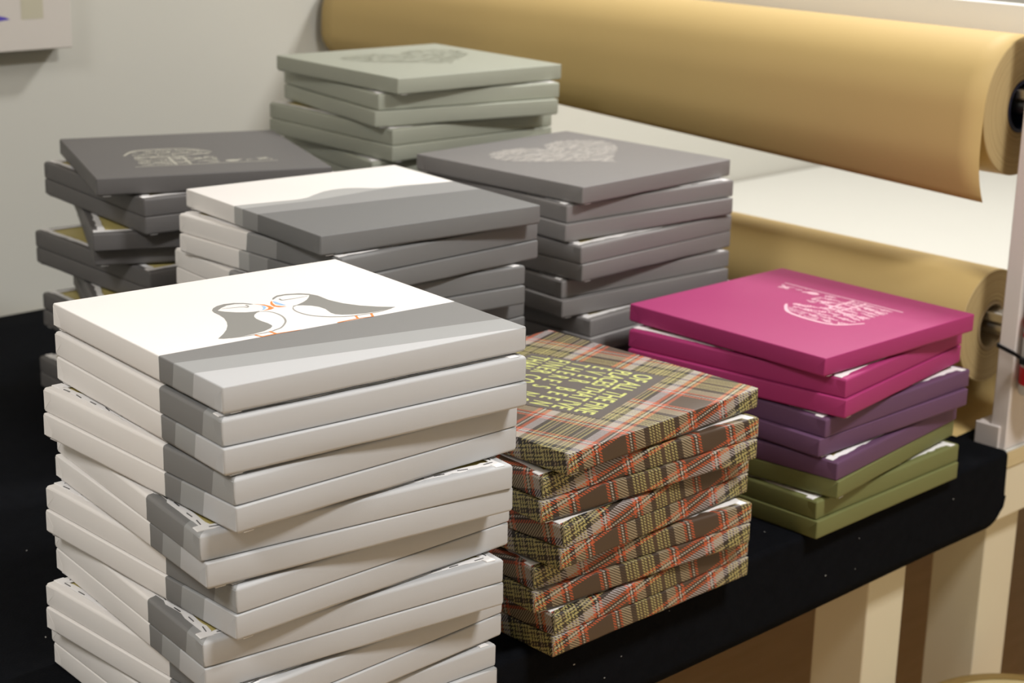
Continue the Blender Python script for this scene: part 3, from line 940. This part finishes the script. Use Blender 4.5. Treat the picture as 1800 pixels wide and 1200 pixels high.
def lower_sheet(y):
    R = LR + 0.0005
    out = []
    for k in range(7):
        a = math.radians(60 - 60 * k / 6)
        out.append((R * math.cos(a), R * math.sin(a)))
    zb = TZ - LZ + 0.0012
    for p in catmull([(R, -0.004), (R + 0.010, -0.035), (R + 0.020, -0.070), (R + 0.012, zb + 0.022), (R - 0.020, zb + 0.008), (R - 0.055, zb + 0.0035), (R - 0.090, zb + 0.002), (R - 0.1185, zb + 0.0012)], False, 5):
        out.append(p)
    return out
paper_roll('kraft_paper_roll', 'larger brown paper roll on the upper axle of the rack', UZ, UR, UY0, upper_sheet, M['blue_core'])
paper_roll('kraft_paper_roll', 'smaller brown paper roll on the lower axle, behind the magenta canvas', LZ, LR, LY0, lower_sheet, M['card'])

# spray can strapped to the rack post with a cable tie
can = empty('spray_can', (0.031, -0.0157, 0.817))
tag(can, 'white spray can with red print strapped to the rack post', 'spray can')
lathe('can_body', [(0.0005, 0.0), (0.0195, 0.0), (0.0205, 0.002), (0.0205, 0.094), (0.018, 0.102), (0.0005, 0.104)], M['can_white'], can, 32)
for z0, z1 in ((0.012, 0.032), (0.066, 0.070), (0.076, 0.086)):
    lathe('red_band', [(0.0207, z0), (0.0209, z0), (0.0209, z1), (0.0207, z1)], M['red'], can, 32)
lathe('cap', [(0.0005, 0.104), (0.0165, 0.104), (0.0170, 0.106), (0.0165, 0.136), (0.0140, 0.139), (0.0005, 0.139)], M['blue_core'], can, 28)
tie = empty('cable_tie', (0.0135, 0.006, 0.868))
tag(tie, 'black cable tie around the rack post', 'cable tie')
def tie_strip():
    # loop round the post and the can in front of it
    loop = [(-0.0012, 0.0218), (-0.0012, -0.0002), (-0.0046, -0.0150), (-0.0046, -0.0280), (0.0040, -0.0395), (0.0175, -0.0434), (0.0320, -0.0385),
            (0.0395, -0.0250), (0.0480, -0.0060), (0.0776, -0.0012), (0.0776, 0.0218)]
    vs, fs = [], []
    n = len(loop)
    for (x, y) in loop:
        d = Vector((x - 0.035, y + 0.012)); d.normalize()
        for (o, z) in ((0, -0.0022), (0, 0.0022), (0.0010, 0.0022), (0.0010, -0.0022)):
            vs.append((x + d.x * o, y + d.y * o, z - 0.010 * min(1.0, max(0.0, 0.0205 - y) / 0.04)))
    for i in range(n):
        a, b = i * 4, ((i + 1) % n) * 4
        for k in range(4):
            fs.append((a + k, a + (k + 1) % 4, b + (k + 1) % 4, b + k))
    return mesh_from('strap', vs, fs, M['black_pl'])
mobj('strap', tie_strip(), tie)
bm = bmesh.new(); box_bm(bm, -0.0095, -0.0030, -0.0215, -0.0110, -0.0135, -0.0060)
mobj('head', finish(bm, 'tie_head', M['black_pl'], 0.001), tie)

# ------------------------------------------------------------------ picture on the wall, stool
pic = empty('wall_picture', (-0.611, Y1, 1.1160))
tag(pic, 'pale canvas picture hanging on the wall at the upper left', 'picture')
bm = bmesh.new(); box_bm(bm, -0.145, 0.1425, -0.0385, -0.0006, 0.0, 0.40)
mobj('picture_canvas', finish(bm, 'picture_canvas', M['pic'], 0.0015), pic)
def dec(nm, x0, x1, z0, z1, m):
    vs = [(x0, -0.0387, z0), (x1, -0.0387, z0), (x1, -0.0387, z1), (x0, -0.0387, z1)]
    return mobj(nm, mesh_from(nm, vs, [(0, 1, 2, 3)], m), pic)
dec('beige_patch', 0.0685, 0.1010, 0.0415, 0.16, M['pic_beige'])
vs = [(-0.06, -0.0387, 0.050), (0.030, -0.0387, 0.0405), (0.052, -0.0387, 0.0425), (0.045, -0.0387, 0.046), (-0.06, -0.0387, 0.066)]
mobj('blue_stroke', mesh_from('blue_stroke', vs, [(0, 1, 2, 3, 4)], M['pic_blue']), pic)

st = empty('round_stool', (-0.078, -0.112, 0.0))
tag(st, 'round pale wooden stool beside the table leg', 'stool')
SZ = 0.480
lathe('seat', [(0.0005, SZ - 0.026), (0.120, SZ - 0.026), (0.125, SZ - 0.022), (0.125, SZ - 0.004), (0.1225, SZ - 0.0012), (0.110, SZ - 0.001), (0.106, SZ), (0.0005, SZ)], M['stool'], st, 64)
lathe('seat_rim', [(0.1252, SZ - 0.024), (0.1275, SZ - 0.022), (0.1275, SZ - 0.001), (0.1240, SZ + 0.0010), (0.1120, SZ + 0.0006), (0.1120, SZ - 0.0005), (0.1252, SZ - 0.0030)], M['stool_rim'], st, 64)
for k in range(4):
    a = math.radians(20 + 90 * k)
    p0 = Vector((0.085 * math.cos(a), 0.085 * math.sin(a), SZ - 0.024)); p1 = Vector((0.115 * math.cos(a), 0.115 * math.sin(a), 0.0))
    vs, fs = [], []
    for (p, r) in ((p0, 0.014), (p1, 0.011)):
        for j in range(12):
            t = 2 * math.pi * j / 12
            vs.append((p.x + r * math.cos(t), p.y + r * math.sin(t), p.z))
    for j in range(12): fs.append((j, 12 + j, 12 + (j + 1) % 12, (j + 1) % 12))
    fs += [tuple(range(12)), tuple(range(23, 11, -1))]
    mobj('leg', mesh_from('stool_leg', vs, fs, M['stool'], False), st)
